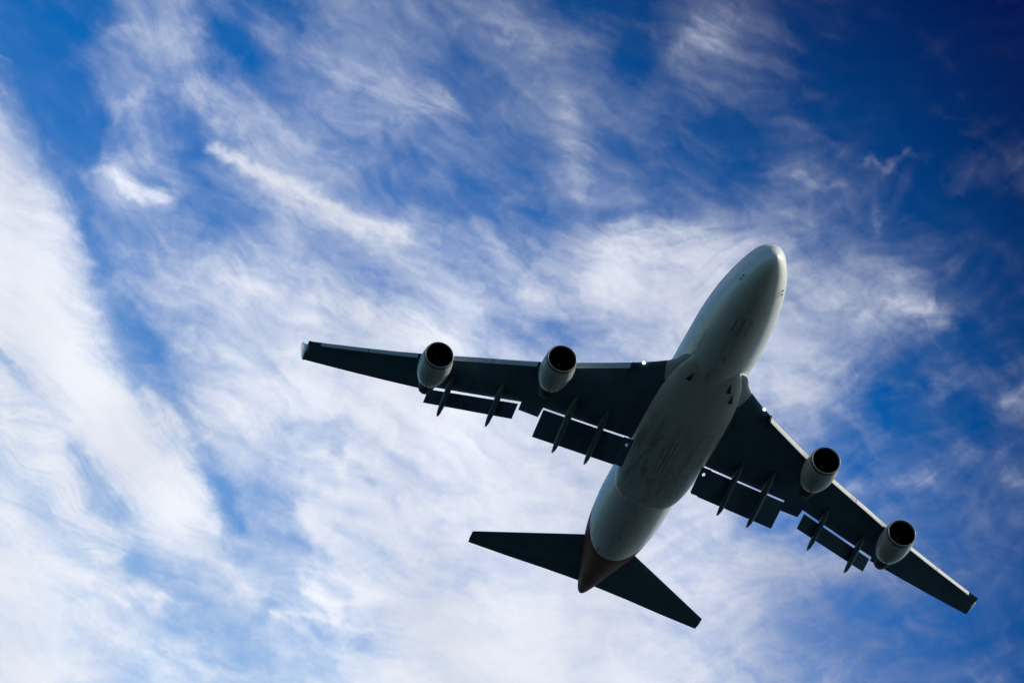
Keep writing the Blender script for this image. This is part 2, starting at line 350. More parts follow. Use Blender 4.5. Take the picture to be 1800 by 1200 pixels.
def body_paint():
    """white gloss paint, dirty and oil-stained along the belly, with the red tail paint cut off by a slanting edge"""
    m, n, l, b = new_mat('body_paint')
    tc = n.new('ShaderNodeTexCoord'); sep = n.new('ShaderNodeSeparateXYZ'); l.new(tc.outputs['Object'], sep.inputs[0])
    def math_(op, a, bb, clamp=False):
        q = n.new('ShaderNodeMath'); q.operation = op; q.use_clamp = clamp
        for i, v in enumerate((a, bb)):
            if isinstance(v, (int, float)): q.inputs[i].default_value = v
            elif v is not None: l.new(v, q.inputs[i])
        return q.outputs[0]
    def noise(scale, loc=(0, 0, 0), detail=6, rough=0.6):
        mp = n.new('ShaderNodeMapping'); mp.inputs['Scale'].default_value = scale; mp.inputs['Location'].default_value = loc
        no = n.new('ShaderNodeTexNoise'); no.inputs['Scale'].default_value = 1; no.inputs['Detail'].default_value = detail; no.inputs['Roughness'].default_value = rough
        l.new(tc.outputs['Object'], mp.inputs[0]); l.new(mp.outputs[0], no.inputs[0]); return no.outputs[0]
    def ramp(v, p0, p1, c0=(0, 0, 0, 1), c1=(1, 1, 1, 1)):
        r = n.new('ShaderNodeValToRGB'); e = r.color_ramp.elements
        e[0].position = p0; e[1].position = p1; e[0].color = c0; e[1].color = c1
        l.new(v, r.inputs[0]); return r.outputs[0]
    def mix(f, a, bb, typ='MIX'):
        q = n.new('ShaderNodeMix'); q.data_type = 'RGBA'; q.blend_type = typ
        l.new(f, q.inputs[0])
        for i, v in ((6, a), (7, bb)):
            if isinstance(v, tuple): q.inputs[i].default_value = v
            else: l.new(v, q.inputs[i])
        return q.outputs[2]
    X, Y, Z = sep.outputs
    white = ramp(noise((0.35, 1.6, 1.6)), 0.3, 0.75, (0.54, 0.56, 0.53, 1), (0.64, 0.66, 0.63, 1))
    # belly grime: long thin streaks, densest aft of the wheel bays
    streak = ramp(noise((0.30, 2.6, 1.2), (3, 1, 0), 8, 0.65), 0.47, 0.57)
    blot = ramp(noise((0.5, 0.8, 0.8), (7, 0, 0), 4), 0.38, 0.56)
    belly = ramp(math_('MULTIPLY', Z, -0.5), 0.35, 0.85)
    aft = ramp(math_('MULTIPLY', math_('ADD', X, -30.0), -0.02), 0.50, 0.60)
    aft2 = ramp(math_('MULTIPLY', math_('ADD', X, -30.0), -0.02), 0.80, 0.90, (1, 1, 1, 1), (0, 0, 0, 1))
    g = math_('MULTIPLY', math_('MULTIPLY', streak, blot), belly)
    g = math_('MULTIPLY', g, math_('MULTIPLY', aft, aft2))
    gn = math_('MULTIPLY', math_('LESS_THAN', math_('ABSOLUTE', math_('SUBTRACT', X, 20.9), 0), 1.3), math_('LESS_THAN', math_('ABSOLUTE', math_('SUBTRACT', Y, 0.1), 0), 0.75))
    gn = math_('MULTIPLY', gn, ramp(noise((1.6, 2.4, 1.0), (2, 5, 0), 5), 0.46, 0.60))
    g = math_('MULTIPLY', math_('MAXIMUM', g, math_('MULTIPLY', gn, 0.7)), 0.5, True)
    col = mix(g, white, (0.12, 0.11, 0.09, 1))
    # skin joints: thin rings and a few stringer lines
    def line(v, period, width):
        w = math_('PINGPONG', v, period / 2)
        return math_('LESS_THAN', w, width)
    j = math_('MAXIMUM', line(math_('ADD', X, 200.3), 5.08, 0.015), math_('MULTIPLY', line(math_('ADD', Y, 101.05), 2.1, 0.012), math_('LESS_THAN', Z, 1.2)))
    col = mix(math_('MULTIPLY', j, 0.35), col, (0.2, 0.2, 0.2, 1))
    # red tail: x < edge(z)
    edge = math_('ADD', math_('MULTIPLY', Z, RED_SLOPE), RED_X)
    wob = math_('MULTIPLY', math_('MULTIPLY', Y, Y), RED_CURVE)
    red = math_('LESS_THAN', X, math_('ADD', edge, wob))
    col = mix(red, col, (0.13, 0.006, 0.006, 1))
    l.new(col, b.inputs['Base Color'])
    b.inputs['Roughness'].default_value = 0.42
    nr = math_('SUBTRACT', 1.0, red)
    l.new(math_('ADD', math_('MULTIPLY', nr, 0.40), 0.02), b.inputs['Specular IOR Level'])
    l.new(math_('MULTIPLY', nr, 0.3), b.inputs['Coat Weight'])
    b.inputs['Coat Roughness'].default_value = 0.28
    return m
RED_X, RED_SLOPE, RED_CURVE = -22.2, 1.9, 0.0
M = {}
M['body'] = body_paint()
def wing_paint():
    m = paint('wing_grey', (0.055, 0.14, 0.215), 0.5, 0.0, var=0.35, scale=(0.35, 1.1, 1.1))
    n, l = m.node_tree.nodes, m.node_tree.links; b = n['Principled BSDF']
    src = b.inputs['Base Color'].links[0].from_socket
    tc = n.new('ShaderNodeTexCoord'); sp = n.new('ShaderNodeSeparateXYZ'); l.new(tc.outputs['Object'], sp.inputs[0])
    def mt(op, a, c):
        q = n.new('ShaderNodeMath'); q.operation = op
        for i, v in enumerate((a, c)):
            if isinstance(v, (int, float)): q.inputs[i].default_value = v
            else: l.new(v, q.inputs[i])
        return q.outputs[0]
    ay = mt('ABSOLUTE', sp.outputs[1], 0)
    sw = mt('ADD', mt('ADD', sp.outputs[0], mt('MULTIPLY', ay, .74)), 200.0)       # joints along the sweep
    l1 = mt('LESS_THAN', mt('PINGPONG', sw, 1.35), .025)
    l2 = mt('LESS_THAN', mt('PINGPONG', mt('ADD', mt('ADD', ay, mt('MULTIPLY', sp.outputs[0], -.35)), 200), 2.2), .022)
    ln = mt('MULTIPLY', mt('MAXIMUM', l1, l2), .55)
    mx = n.new('ShaderNodeMix'); mx.data_type = 'RGBA'; l.new(ln, mx.inputs[0]); l.new(src, mx.inputs[6]); mx.inputs[7].default_value = (.015, .02, .025, 1)
    # the root fillet carries the fuselage's white paint
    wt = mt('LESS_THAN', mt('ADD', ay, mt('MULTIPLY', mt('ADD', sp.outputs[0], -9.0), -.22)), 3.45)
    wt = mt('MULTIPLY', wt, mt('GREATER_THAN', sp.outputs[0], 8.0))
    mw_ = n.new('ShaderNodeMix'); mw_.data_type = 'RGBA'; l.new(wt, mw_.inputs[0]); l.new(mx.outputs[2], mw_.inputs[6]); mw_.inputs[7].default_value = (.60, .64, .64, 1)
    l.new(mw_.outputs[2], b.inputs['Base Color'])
    return m
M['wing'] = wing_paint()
M['slat'] = paint('leading_edge_metal', (0.29, 0.32, 0.33), 0.45, 0.0, metal=0.0, var=0.15)
M['cowl'] = paint('cowl_paint', (0.46, 0.50, 0.49), 0.42, 0.25, var=0.2, scale=(0.4, 1.2, 1.2))
M['lip'] = paint('polished_lip', (0.20, 0.23, 0.26), 0.35, metal=0.2, var=0.1)
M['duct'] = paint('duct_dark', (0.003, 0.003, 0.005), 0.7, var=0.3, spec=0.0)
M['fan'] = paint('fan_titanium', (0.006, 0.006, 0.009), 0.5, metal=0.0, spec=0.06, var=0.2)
M['spinner'] = paint('spinner_grey', (0.05, 0.05, 0.055), 0.3, var=0.1)
M['nozzle'] = paint('burnt_metal', (0.035, 0.035, 0.037), 0.6, metal=0.0, spec=0.2, var=0.4)
M['white'] = paint('white_paint', (0.68, 0.69, 0.69), 0.35, 0.5, var=0.08)
M['red'] = paint('red_paint', (0.17, 0.010, 0.012), 0.35, 0.5, var=0.1)
M['dark'] = paint('dark_opening', (0.02, 0.02, 0.02), 0.6, var=0.2)
M['glass'] = paint('window_glass', (0.02, 0.025, 0.03), 0.08, var=0.1)
M['fairing'] = paint('fairing_grey', (0.08, 0.16, 0.20), 0.45, 0.1, var=0.2)
M['rubber'] = paint('seal_black', (0.025, 0.025, 0.028), 0.6, var=0.2)
M['lamp'] = emit('landing_light_glow', (1.0, 0.86, 0.62), 9)
M['lampdim'] = emit('strobe_glow', (1.0, 0.95, 0.85), 3)
M['redlamp'] = emit('red_nav_light', (1.0, 0.05, 0.03), 2)
M['greenlamp'] = emit('green_nav_light', (0.05, 1.0, 0.3), 2)

# ------------------------------------------------------------------ helpers
REF = np.array([-30.0, 0.0, 0.0])     # the airliner's own origin, on its centre line between the wings

def mesh_obj(name, V, F, mat, parent=None, smooth=True, sharp=None):
    me = bpy.data.meshes.new(name)
    me.from_pydata([tuple(v) for v in V], [], [tuple(f) for f in F])
    me.materials.append(mat)
    if smooth:
        me.polygons.foreach_set('use_smooth', [True] * len(me.polygons))
        if sharp: me.set_sharp_from_angle(angle=R(sharp))
    me.update()
    o = bpy.data.objects.new(name, me)
    C.objects.link(o)
    if parent: o.parent = parent
    return o

def loft(rings, cap0=True, cap1=True, closed=True):
    """rings: list of (n,3) arrays with the same n"""
    n = len(rings[0]); V = np.concatenate(rings); F = []
    m = n if closed else n - 1
    for i in range(len(rings) - 1):
        for j in range(m):
            a = i * n + j; b = i * n + (j + 1) % n
            F.append((a, a + n, b + n, b))
    if cap0: F.append(tuple(range(n)))
    if cap1: F.append(tuple(reversed(range((len(rings) - 1) * n, len(rings) * n))))
    return V, F

def join(parts):
    V = []; F = []; k = 0
    for v, f in parts:
        V += [tuple(p) for p in v]; F += [tuple(i + k for i in q) for q in f]; k += len(v)
    return V, F

def flip(F): return [tuple(reversed(f)) for f in F]

def interp(tab, s):
    """smooth (monotone cubic) interpolation of a table whose first column is s"""
    t = np.asarray(tab, float); x = t[:, 0]; out = []
    for c in range(1, t.shape[1]):
        y = t[:, c]; h = np.diff(x); d = np.diff(y) / h
        m = np.zeros(len(x)); m[0] = d[0]; m[-1] = d[-1]
        for i in range(1, len(x) - 1):
            if d[i - 1] * d[i] > 0:
                w1 = 2 * h[i] + h[i - 1]; w2 = h[i] + 2 * h[i - 1]
                m[i] = (w1 + w2) / (w1 / d[i - 1] + w2 / d[i])
        i = int(np.clip(np.searchsorted(x, s) - 1, 0, len(x) - 2)); u = (s - x[i]) / h[i]
        out.append((1 + 2 * u) * (1 - u) ** 2 * y[i] + u * (1 - u) ** 2 * h[i] * m[i] + u * u * (3 - 2 * u) * y[i + 1] + u * u * (u - 1) * h[i] * m[i + 1])
    return out

def box(c, sx, sy, sz):
    x, y, z = c; V = [(x + i * sx / 2, y + j * sy / 2, z + k * sz / 2) for i in (-1, 1) for j in (-1, 1) for k in (-1, 1)]
    return V, [(0, 1, 3, 2), (4, 6, 7, 5), (0, 4, 5, 1), (2, 3, 7, 6), (0, 2, 6, 4), (1, 5, 7, 3)]

# ------------------------------------------------------------------ the airliner (built in its own frame, X ahead, s = distance aft of the nose)
plane = bpy.data.objects.new('airliner', None)
C.objects.link(plane)
plane['label'] = 'white four-engined jet with a red tail flying overhead, flaps lowered, landing lights lit'
plane['category'] = 'airplane'
mw = Matrix([[*MP[i], 0] for i in range(3)] + [[0, 0, 0, 1]])
plane.matrix_world = Matrix.Translation(Vector(AC_ORIGIN + MP @ REF)) @ mw

def P(name, VF, mat, parent=None, **k):
    """a part given in nose coordinates"""
    V, F = VF
    V = np.asarray(V, float) - REF
    return mesh_obj(name, V, F, M[mat], parent or plane, **k)

def mir(VF, side):
    """side +1 port as modelled, -1 mirrored to starboard"""
    V, F = VF
    V = np.asarray(V, float).copy()
    if side < 0: V[:, 1] *= -1; F = flip(F)
    return V, F

FUS = [  # s, half width, bottom z, top z
 (0.62, 0.02, -0.12, -0.08), (0.70, 0.20, -0.32, 0.12), (0.85, 0.40, -0.53, 0.36), (1.1, 0.62, -0.74, 0.68), (1.5, 0.85, -0.98, 1.1), (2.0, 1.08, -1.20, 1.6), (3.5, 1.55, -1.6, 2.6),
 (5.0, 1.93, -1.86, 3.6), (7.0, 2.27, -2.02, 4.7), (9.0, 2.53, -2.06, 5.4), (12.0, 2.82, -1.99, 5.8), (16.0, 2.98, -1.90, 5.9),
 (22.0, 3.02, -1.88, 5.7), (28.0, 3.04, -1.88, 5.1), (33.0, 3.06, -1.88, 4.75), (47.0, 3.1, -1.86, 4.7), (50.0, 3.0, -1.78, 4.7), (54.0, 2.70, -1.40, 4.65),
 (58.0, 2.16, -0.62, 4.5), (62.0, 1.50, 0.22, 4.2), (65.0, 1.00, 0.85, 3.75), (67.0, 0.66, 1.34, 3.2), (68.0, 0.40, 1.58, 2.75), (68.4, 0.2, 1.75, 2.4), (68.55, 0.05, 1.95, 2.1)]
def fus_ring(s, n=64, grow=0.0):
    w, b, t = interp(FUS, s)
    c = b + min(w, (t - b) / 2)
    a = np.linspace(0, 2 * np.pi, n, endpoint=False)
    ca, sa = np.cos(a), np.sin(a)
    hi = t - c
    # a double bubble: the upper lobe is narrower than the main deck
    up = np.clip(sa, 0, 1)
    nar = 1 - 0.28 * np.clip((hi / max(w, .1) - 1.0), 0, 1) * np.sin(up * np.pi / 2) ** 2 * 0.6
    y = (w + grow) * ca * np.where(sa > 0, nar, 1)
    z = c + np.where(sa < 0, c - b + grow, hi + grow) * sa
    return np.stack([np.full(n, -s), y, z], 1)
ss = np.concatenate([[0.62, 0.65, 0.70, 0.77, 0.85, 0.97, 1.1, 1.3, 1.5, 1.75], np.linspace(2, 12, 24), np.linspace(12.5, 46, 40), np.linspace(47, 67, 34), [67.5, 68.0, 68.2, 68.4, 68.5, 68.55]])
fuselage = P('fuselage', loft([fus_ring(s) for s in ss]), 'body')

def belly_z(s, y):
    """lowest skin height under a point"""
    w, b, t = interp(FUS, s); c = b + min(w, (t - b) / 2)
    return c - (c - b) * math.sqrt(max(0, 1 - (y / w) ** 2))

def skin_patch(outline, side_z=None, lift=0.012, surf=None):
    """thin panel lying on the skin: outline of (s, angle) points, angle 0 = straight down, + = to port"""
    V = []
    for s, ang in outline:
        V.append(surf(s, ang, lift))
    return V, [tuple(range(len(V)))]
def on_fus(s, ang, lift):
    w, b, t = interp(FUS, s); c = b + min(w, (t - b) / 2); a = R(ang)
    return (-s, (w + lift) * math.sin(a), c - (c - b + lift) * math.cos(a) if abs(ang) <= 90 else c + (t - c + lift) * -math.cos(a) * 1.0)

# wing-to-body fairing: a smooth swelling under and beside the belly
FAIR = [ # s, half width, bottom z, top z
 (16.8, 1.9, -1.45, -0.8), (18.0, 2.40, -1.72, -0.5), (19.5, 2.88, -1.90, -0.1), (21.5, 3.22, -2.08, 0.3), (24.0, 3.42, -2.26, 0.6), (28.0, 3.46, -2.42, 0.6), (32.0, 3.42, -2.46, 0.5), (35.5, 3.38, -2.44, 0.4),
 (38.0, 3.24, -2.34, 0.3), (40.0, 3.00, -2.20, 0.1), (41.3, 2.62, -2.06, -0.3), (42.0, 2.1, -1.95, -0.8), (42.3, 1.4, -1.86, -1.2)]
def fair_ring(s, n=48, grow=0):
    w, b, t = interp(FAIR, s)
    a = np.linspace(0, 2 * np.pi, n, endpoint=False)
    e = 0.78
    ca = np.sign(np.cos(a)) * np.abs(np.cos(a)) ** e; sa = np.sign(np.sin(a)) * np.abs(np.sin(a)) ** e
    c = min(b + w * 0.86, (t + b) / 2 + .4) if False else b + (t - b) * 0.62
    return np.stack([np.full(n, -s), (w + grow) * ca, c + np.where(sa < 0, (c - b + grow), t - c) * sa], 1)
fairing = P('belly_fairing', loft([fair_ring(s) for s in np.concatenate([np.linspace(16.8, 20, 12), np.linspace(21, 37, 18), np.linspace(37.5, 42.3, 18)])]), 'body')
def on_fair(s, ang, lift):
    w, b, t = interp(FAIR, s); c = b + (t - b) * 0.62; a = R(ang); e = 0.78
    f = lambda v: math.copysign(abs(v) ** e, v)
    return (-s, (w + lift) * f(math.sin(a)), c - (c - b + lift) * f(math.cos(a)))

def on_outer(s, ang, lift):
    a = np.array(on_fus(s, ang, lift)); b = np.array(on_fair(s, ang, lift)) if 16.8 < s < 42.3 else a
    return tuple(a if np.hypot(a[1], a[2] - 1) > np.hypot(b[1], b[2] - 1) else b)
# ram-air inlets: dark flush triangles, one to starboard and two to port
for s, a0, da, ln in ((18.5, -29, 0, 1.3), (18.2, 32, 0, 1.4), (19.6, 41, 0, 1.5)):
    sg = 1
    P('air_inlet', skin_patch([(s, a0 + 3), (s + ln, a0 - 3), (s + ln, a0 + 6)], surf=on_outer, lift=0.05), 'dark', fairing, smooth=False)

# doors and panels on the belly, a hair proud of the skin
def panel(name, s0, s1, a0, a1, mat, surf, parent, k=6, lift=0.012):
    V = []; F = []
    for i in range(k + 1):
        for j in range(k + 1):
            V.append(surf(s0 + (s1 - s0) * i / k, a0 + (a1 - a0) * j / k, lift))
    for i in range(k):
        for j in range(k):
            a = i * (k + 1) + j; F.append((a, a + 1, a + k + 2, a + k + 1))
    return P(name, (V, F), mat, parent)
def outline_strip(name, s0, s1, a0, a1, wdt, surf, parent, mat='rubber', lift=0.014):
    """the dark gap round a door, one closed loop"""
    da = math.degrees(wdt / 3.0); k = 8; per = []
    for i in range(k): per.append((i / k, 0))
    for i in range(k): per.append((1, i / k))
    for i in range(k): per.append((1 - i / k, 1))
    for i in range(k): per.append((0, 1 - i / k))
    V = [surf(s0 + (s1 - s0) * u, a0 + (a1 - a0) * v, lift) for u, v in per] + [surf(s0 + wdt + (s1 - s0 - 2 * wdt) * u, a0 + da + (a1 - a0 - 2 * da) * v, lift) for u, v in per]
    n = len(per); return P(name, (V, [(i, (i + 1) % n, n + (i + 1) % n, n + i) for i in range(n)]), mat, parent, smooth=False)
outline_strip('nose_gear_door', 7.6, 10.8, -13, -0.2, 0.02, on_fus, fuselage)
outline_strip('nose_gear_door', 7.6, 10.8, 0.2, 13, 0.02, on_fus, fuselage)
for a0, a1 in ((-44, -24), (-21, -1), (1, 21), (24, 44)):
    outline_strip('wheel_bay_door', 26.5 if abs(a0 + a1) > 40 else 29.0, 32.5 if abs(a0 + a1) > 40 else 35.0, a0, a1, 0.022, on_fair, fairing)
outline_strip('cargo_door', 13.2, 15.8, -78, -45, 0.03, on_fus, fuselage)
outline_strip('cargo_door', 50.0, 52.6, -78, -45, 0.03, on_fus, fuselage)
# small blades, drains and probes
def blade(s, ang, h, ch, surf, parent, name='antenna'):
    b = np.array(surf(s, ang, -0.02)); nrm = np.array([0, math.sin(R(ang)), -math.cos(R(ang))]); tn = np.array([0, math.cos(R(ang)), math.sin(R(ang))]) * 0.04
    ring = lambda c, cc: np.array([c + [cc / 2, 0, 0], c + tn, c - [cc / 2, 0, 0], c - tn])
    P(name, loft([ring(b, ch), ring(b + nrm * h + np.array([-ch * .35, 0, 0]), ch * .5)]), 'rubber', parent, smooth=False)
blade(14.5, 3, 0.35, 0.5, on_fus, fuselage); blade(18.0, -8, 0.3, 0.4, on_fus, fuselage); blade(49.0, 0, 0.4, 0.5, on_fus, fuselage); blade(53.0, -22, 0.45, 0.35, on_fus, fuselage, 'drain_mast')
for sd in (-1, 1):
    for s, a in ((4.05, 68), (4.5, 66)):
        b = np.array(on_fus(s, sd * a, 0)); nrm = np.array([0.1, sd * math.sin(R(a)), -math.cos(R(a))])
        P('pitot_probe', box(b + nrm * 0.08, 0.13, 0.07, 0.12), 'rubber', fuselage, smooth=False)

# cockpit and cabin windows
def side_pt(s, z, sd, lift=0.01):
    w, b, t = interp(FUS, s); c = b + min(w, (t - b) / 2)
    hi = t - c
    if z > c:
        v = min(1, (z - c) / hi); nar = 1 - 0.28 * max(0, min(1, hi / w - 1)) * math.sin(v * math.pi / 2) ** 2 * 0.6
        return (-s, sd * ((w + lift) * math.sqrt(max(0, 1 - v * v)) * nar), z)
    v = (c - z) / (c - b); return (-s, sd * (w + lift) * math.sqrt(max(0, 1 - v * v)), z)
for sd in (-1, 1):
    for s0, s1, z0, z1 in ((4.15, 4.9, 2.75, 3.35), (4.95, 5.7, 2.95, 3.6), (5.75, 6.5, 3.2, 3.85)):
        P('cockpit_window', ([side_pt(s0, z0, sd, .015), side_pt(s1, z0 + .2, sd, .015), side_pt(s1, z1, sd, .015), side_pt(s0, z1 - .2, sd, .015)], [(0, 1, 2, 3)]), 'glass', fuselage, smooth=False)
    for z, rng in ((1.95, np.linspace(8.0, 56, 42)), (4.4, np.linspace(10.0, 20, 8))):
        for s in rng:
            V = [side_pt(s + .14 * math.cos(q), z + .2 * math.sin(q), sd, .012) for q in np.linspace(0, 2 * math.pi, 8, endpoint=False)]
            P('cabin_window', (V, [tuple(range(8))]), 'glass', fuselage, smooth=False)

# ---- wings
def wz(y): y = abs(y); return -1.4 + .1228 * (y - 3.2) + 1.8 * (y / 30) ** 2      # lower skin
LE = [(0.0, 16.4), (2.6, 17.5), (2.9, 18.1), (3.1, 18.75), (3.5, 19.6), (4.4, 20.75), (5.1, 21.55), (6.0, 22.55), (10.2, 26.9), (12.8, 29.45), (17.6, 33.95), (22.0, 38.3), (31.0, 46.6)]
TE = [(0.0, 32.0), (3.1, 32.7), (10.9, 35.4), (10.95, 37.25), (12.7, 37.8), (12.75, 36.35), (20.5, 42.3), (20.55, 43.0), (31.5, 50.3)]
def lin(tab, y):
    t = np.array(tab); return float(np.interp(y, t[:, 0], t[:, 1]))
def thick(y): return float(np.interp(y, [0, 3.2, 12, 31.5], [1.9, 1.65, 0.85, 0.30]))
def section(y, sl, st, z, th, n=14, bluff=1.0):
    """a closed section at span y from leading edge station sl to trailing edge st"""
    c = st - sl; pts = []
    u = (1 - np.cos(np.linspace(0, np.pi, n))) / 2
    prof = lambda x: 2.6 * (0.2969 * np.sqrt(x) - 0.126 * x - 0.3516 * x ** 2 + 0.2843 * x ** 3 - 0.1036 * x ** 4) * 1.9
    for x in u[::-1]: pts.append((-(sl + x * c), y, z + th * 0.28 * (1 - x) + th * 0.72 * prof(x) * 0.9 + 0.01))       # upper, aft to front
    for x in u[1:]: pts.append((-(sl + x * c), y, z + th * 0.28 * (1 - x) - th * 0.28 * min(1, prof(x) * 1.1) + (0.0)))
    return np.array(pts)
def aero(y, sl, st, z, th, droop=0.0):
    r = section(y, sl, st, z, th)
    if droop:
        x = (-r[:, 0] - sl) / (st - sl); r[:, 2] -= droop * x
    return r

CUTS = [0.0, 2.6, 2.9, 3.1, 3.3, 3.5, 3.9, 4.4, 5.1, 6.0, 8.0, 10.2, 10.9, 10.95, 12.7, 12.75, 15, 17.6, 20.5, 20.55, 24, 27, 30, 31.0, 31.2, 31.32]
FTF = [(6.0, 30.4, 37.2, -1.95, 0.29), (8.8, 30.7, 38.1, -1.95, 0.31), (14.7, 35.0, 40.9, -1.35, 0.27), (18.75, 38.4, 43.6, -1.35, 0.27)]
def make_wing(sd):
    rings = []
    for y in CUTS:
        sl = lin(LE, y); st = lin(TE, y)
        sl += {31.2: .10, 31.32: .30}.get(y, 0)
        rings.append(aero(y, sl, st, wz(y), thick(y)))
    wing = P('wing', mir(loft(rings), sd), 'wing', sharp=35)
    # leading edge skin of bare metal between fuselage and first panel
    # krueger flaps: curved panels hanging from the leading edge
    def krueger(y0, y1, h0, h1, name='leading_edge_flap'):
        rr = []
        for k in range(5):
            y = y0 + (y1 - y0) * k / 4; h = h0 + (h1 - h0) * k / 4; s0 = lin(LE, y) + .06; z0 = wz(y) + thick(y) * 0.28 + .03
            pr = [(0.0, 0.03), (-.16, -.10), (-.30, -.36), (-.42, -.72), (-.50, -.98), (-.46, -1.06), (-.38, -1.02), (-.30, -.72), (-.16, -.34), (0.04, -.04)]
            rr.append(np.array([(-(s0 + a * h), y, z0 + b * h) for a, b in pr]))
        o = P(name, mir(loft(rr), sd), 'slat', wing, sharp=50)
        # the arms that hold the panel out
        n = max(2, int((y1 - y0) / 1.3))
        for k in range(n):
            y = y0 + (y1 - y0) * (k + .5) / n; s0 = lin(LE, y); z0 = wz(y) + thick(y) * .28; h = h0 + (h1 - h0) * (k + .5) / n
            P('support_arm', mir(box((-(s0 + .25), y, z0 - .32 * h - .1), .9 * h, .05, .10), sd), 'rubber', o, smooth=False)
    krueger(6.15, 11.0, .62, .60)
    krueger(12.9, 16.3, .56, .54); krueger(16.35, 20.0, .54, .52)
    krueger(22.2, 26.2, .50, .46); krueger(26.25, 30.2, .46, .42)
    # dark end rib where the inner panel starts
    y = 6.02; s0 = lin(LE, y); z0 = wz(y)
    P('end_rib', mir(box((-(s0 + .35), y + .02, z0 + .12), 1.1, .10, .55), sd), 'rubber', wing, smooth=False)
    # flaps
    def flap(name, A, B, dzl, dzt, th, ov=0.0):
        rr = []
        for (y, sl, st) in (A, B):
            for yy in (y,):
                rr.append(aero(y, sl, st, wz(y) + dzl, th, droop=(dzl - dzt)))
        n = 6; R0, R1 = rr; rings = [R0 + (R1 - R0) * k / n for k in range(n + 1)]
        return P(name, mir(loft(rings), sd), 'wing', wing, sharp=35)
    f1 = flap('inboard_flap', (3.75, 32.55, 35.35), (10.85, 34.98, 37.85), -.50, -1.62, .34)
    f2 = flap('outboard_flap', (12.95, 36.28, 37.98), (20.3, 41.99, 43.38), -.42, -1.0, .22)
    for k in range(5):
        y = 13.1 + 7.1 * (k + .5) / 5; s_ = 36.6 + 5.55 * (k + .5) / 5
        P('flap_hinge', mir(box((-s_ - .22, y, wz(y) - .64), .12, .22, .05), sd), 'slat', f2, smooth=False)
    # the seal between the flap root and the body, with a small round opening through it
    hs_, hy = 33.05, 3.45
    out_p = []
    for k in range(96):
        a = 2 * math.pi * k / 96; dx, dy = math.cos(a), math.sin(a)
        t = min([(35.22 - hs_) / dx if dx > 1e-6 else 9e9, (32.40 - hs_) / dx if dx < -1e-6 else 9e9, (3.92 - hy) / dy if dy > 1e-6 else 9e9, (3.05 - hy) / dy if dy < -1e-6 else 9e9])
        out_p.append((hs_ + dx * t, hy + dy * t))
    in_p = [(hs_ + .20 * math.cos(2 * math.pi * k / 96), hy + .13 * math.sin(2 * math.pi * k / 96)) for k in range(96)]
    zz = lambda s_: wz(3.75) - .53 - (s_ - 32.58) * .41
    V = [(-a, b, zz(a)) for a, b in out_p + in_p] + [(-a, b, zz(a) + .05) for a, b in out_p + in_p]
    F = [(i, (i + 1) % 96, 96 + (i + 1) % 96, 96 + i) for i in range(96)]; F += [tuple(j + 192 for j in reversed(f)) for f in F]
    F += [(96 + i, 96 + (i + 1) % 96, 288 + (i + 1) % 96, 288 + i) for i in range(96)]
    P('flap_root_seal', mir((V, F), sd), 'wing', f1, smooth=False)
    # canoe fairings over the flap tracks
    for y, s0, s1, dz, w in FTF:
        rr = []
        for k in range(15):
            u = k / 14
            s_ = s0 + (s1 - s0) * u
            env = max(0.03, min(1.0, (u / .22) ** .7) * (1.0 if u < .6 else math.sqrt(max(0, 1 - ((u - .6) / .4) ** 2)) * .45 + .55 * (1 - (u - .6) / .4)))
            ww = w * env * .95; hh = w * 1.5 * env
            zt = wz(y) + 0.02 + dz * min(1.0, max(0, (u - .22) / .58))
            a = np.linspace(0, 2 * np.pi, 14, endpoint=False)
            rr.append(np.stack([np.full(14, -s_), y + ww * np.cos(a), zt - hh * .55 + hh * np.sin(a)], 1))
        P('flap_track_fairing', mir(loft(rr), sd), 'fairing', wing)
    # winglet
    y0 = 31.2; z0 = wz(y0)
    def wl(sl, st, y, z, t):
        u = np.array([0, .08, .25, .5, .8, 1.0]); pr = np.array([0.0, .7, 1, .8, .35, .04])
        p = [(-(sl + (st - sl) * x), y + t * q, z + t * q * .25) for x, q in zip(u, pr)] + [(-(sl + (st - sl) * x), y - t * q, z - t * q * .25) for x, q in list(zip(u, pr))[::-1][:-1]]
        return np.array(p)
    P('winglet', mir(loft([wl(47.3, 50.3, y0, z0, .10), wl(47.9, 50.6, y0 + .22, z0 + .35, .09), wl(50.3, 51.3, y0 + .62, z0 + 1.75, .04)]), sd), 'white', wing)
    # aileron split line at the outer trailing edge
    def strip(y0, y1, f0, f1, w=0.05, name='aileron_gap'):
        V = []
        for y in (y0, y1):
            for e in (0, w):
                sl = lin(LE, y); st = lin(TE, y); s_ = sl + (st - sl) * (f0 if y == y0 else f1) + e
                V.append((-s_, y, wz(y) + thick(y) * .28 * (1 - (s_ - sl) / (st - sl)) * (1) - thick(y) * .28 * 1.0 - .012 if False else wz(y) - .03))
        return V, [(0, 1, 3, 2)]
    # landing lights in the leading edge root
    for y in (5.25,):
        s_ = lin(LE, y) - .01; z_ = wz(y) + thick(y) * .24
        a = np.linspace(0, 2 * np.pi, 16, endpoint=False); nr = np.array([.82, 0, -.57]); u_ = np.array([0, 1, 0]); v_ = np.cross(nr, u_)
        c = np.array([-s_ + .03, y, z_])
        ring = lambda r, d: np.array([c + nr * d + u_ * r * math.cos(q) + v_ * r * math.sin(q) for q in a])
        P('landing_light', mir(loft([ring(.10, -.2), ring(.10, .0), ring(.07, .04)]), sd), 'lamp', wing)
    return wing
wings = {sd: make_wing(sd) for sd in (1, -1)}

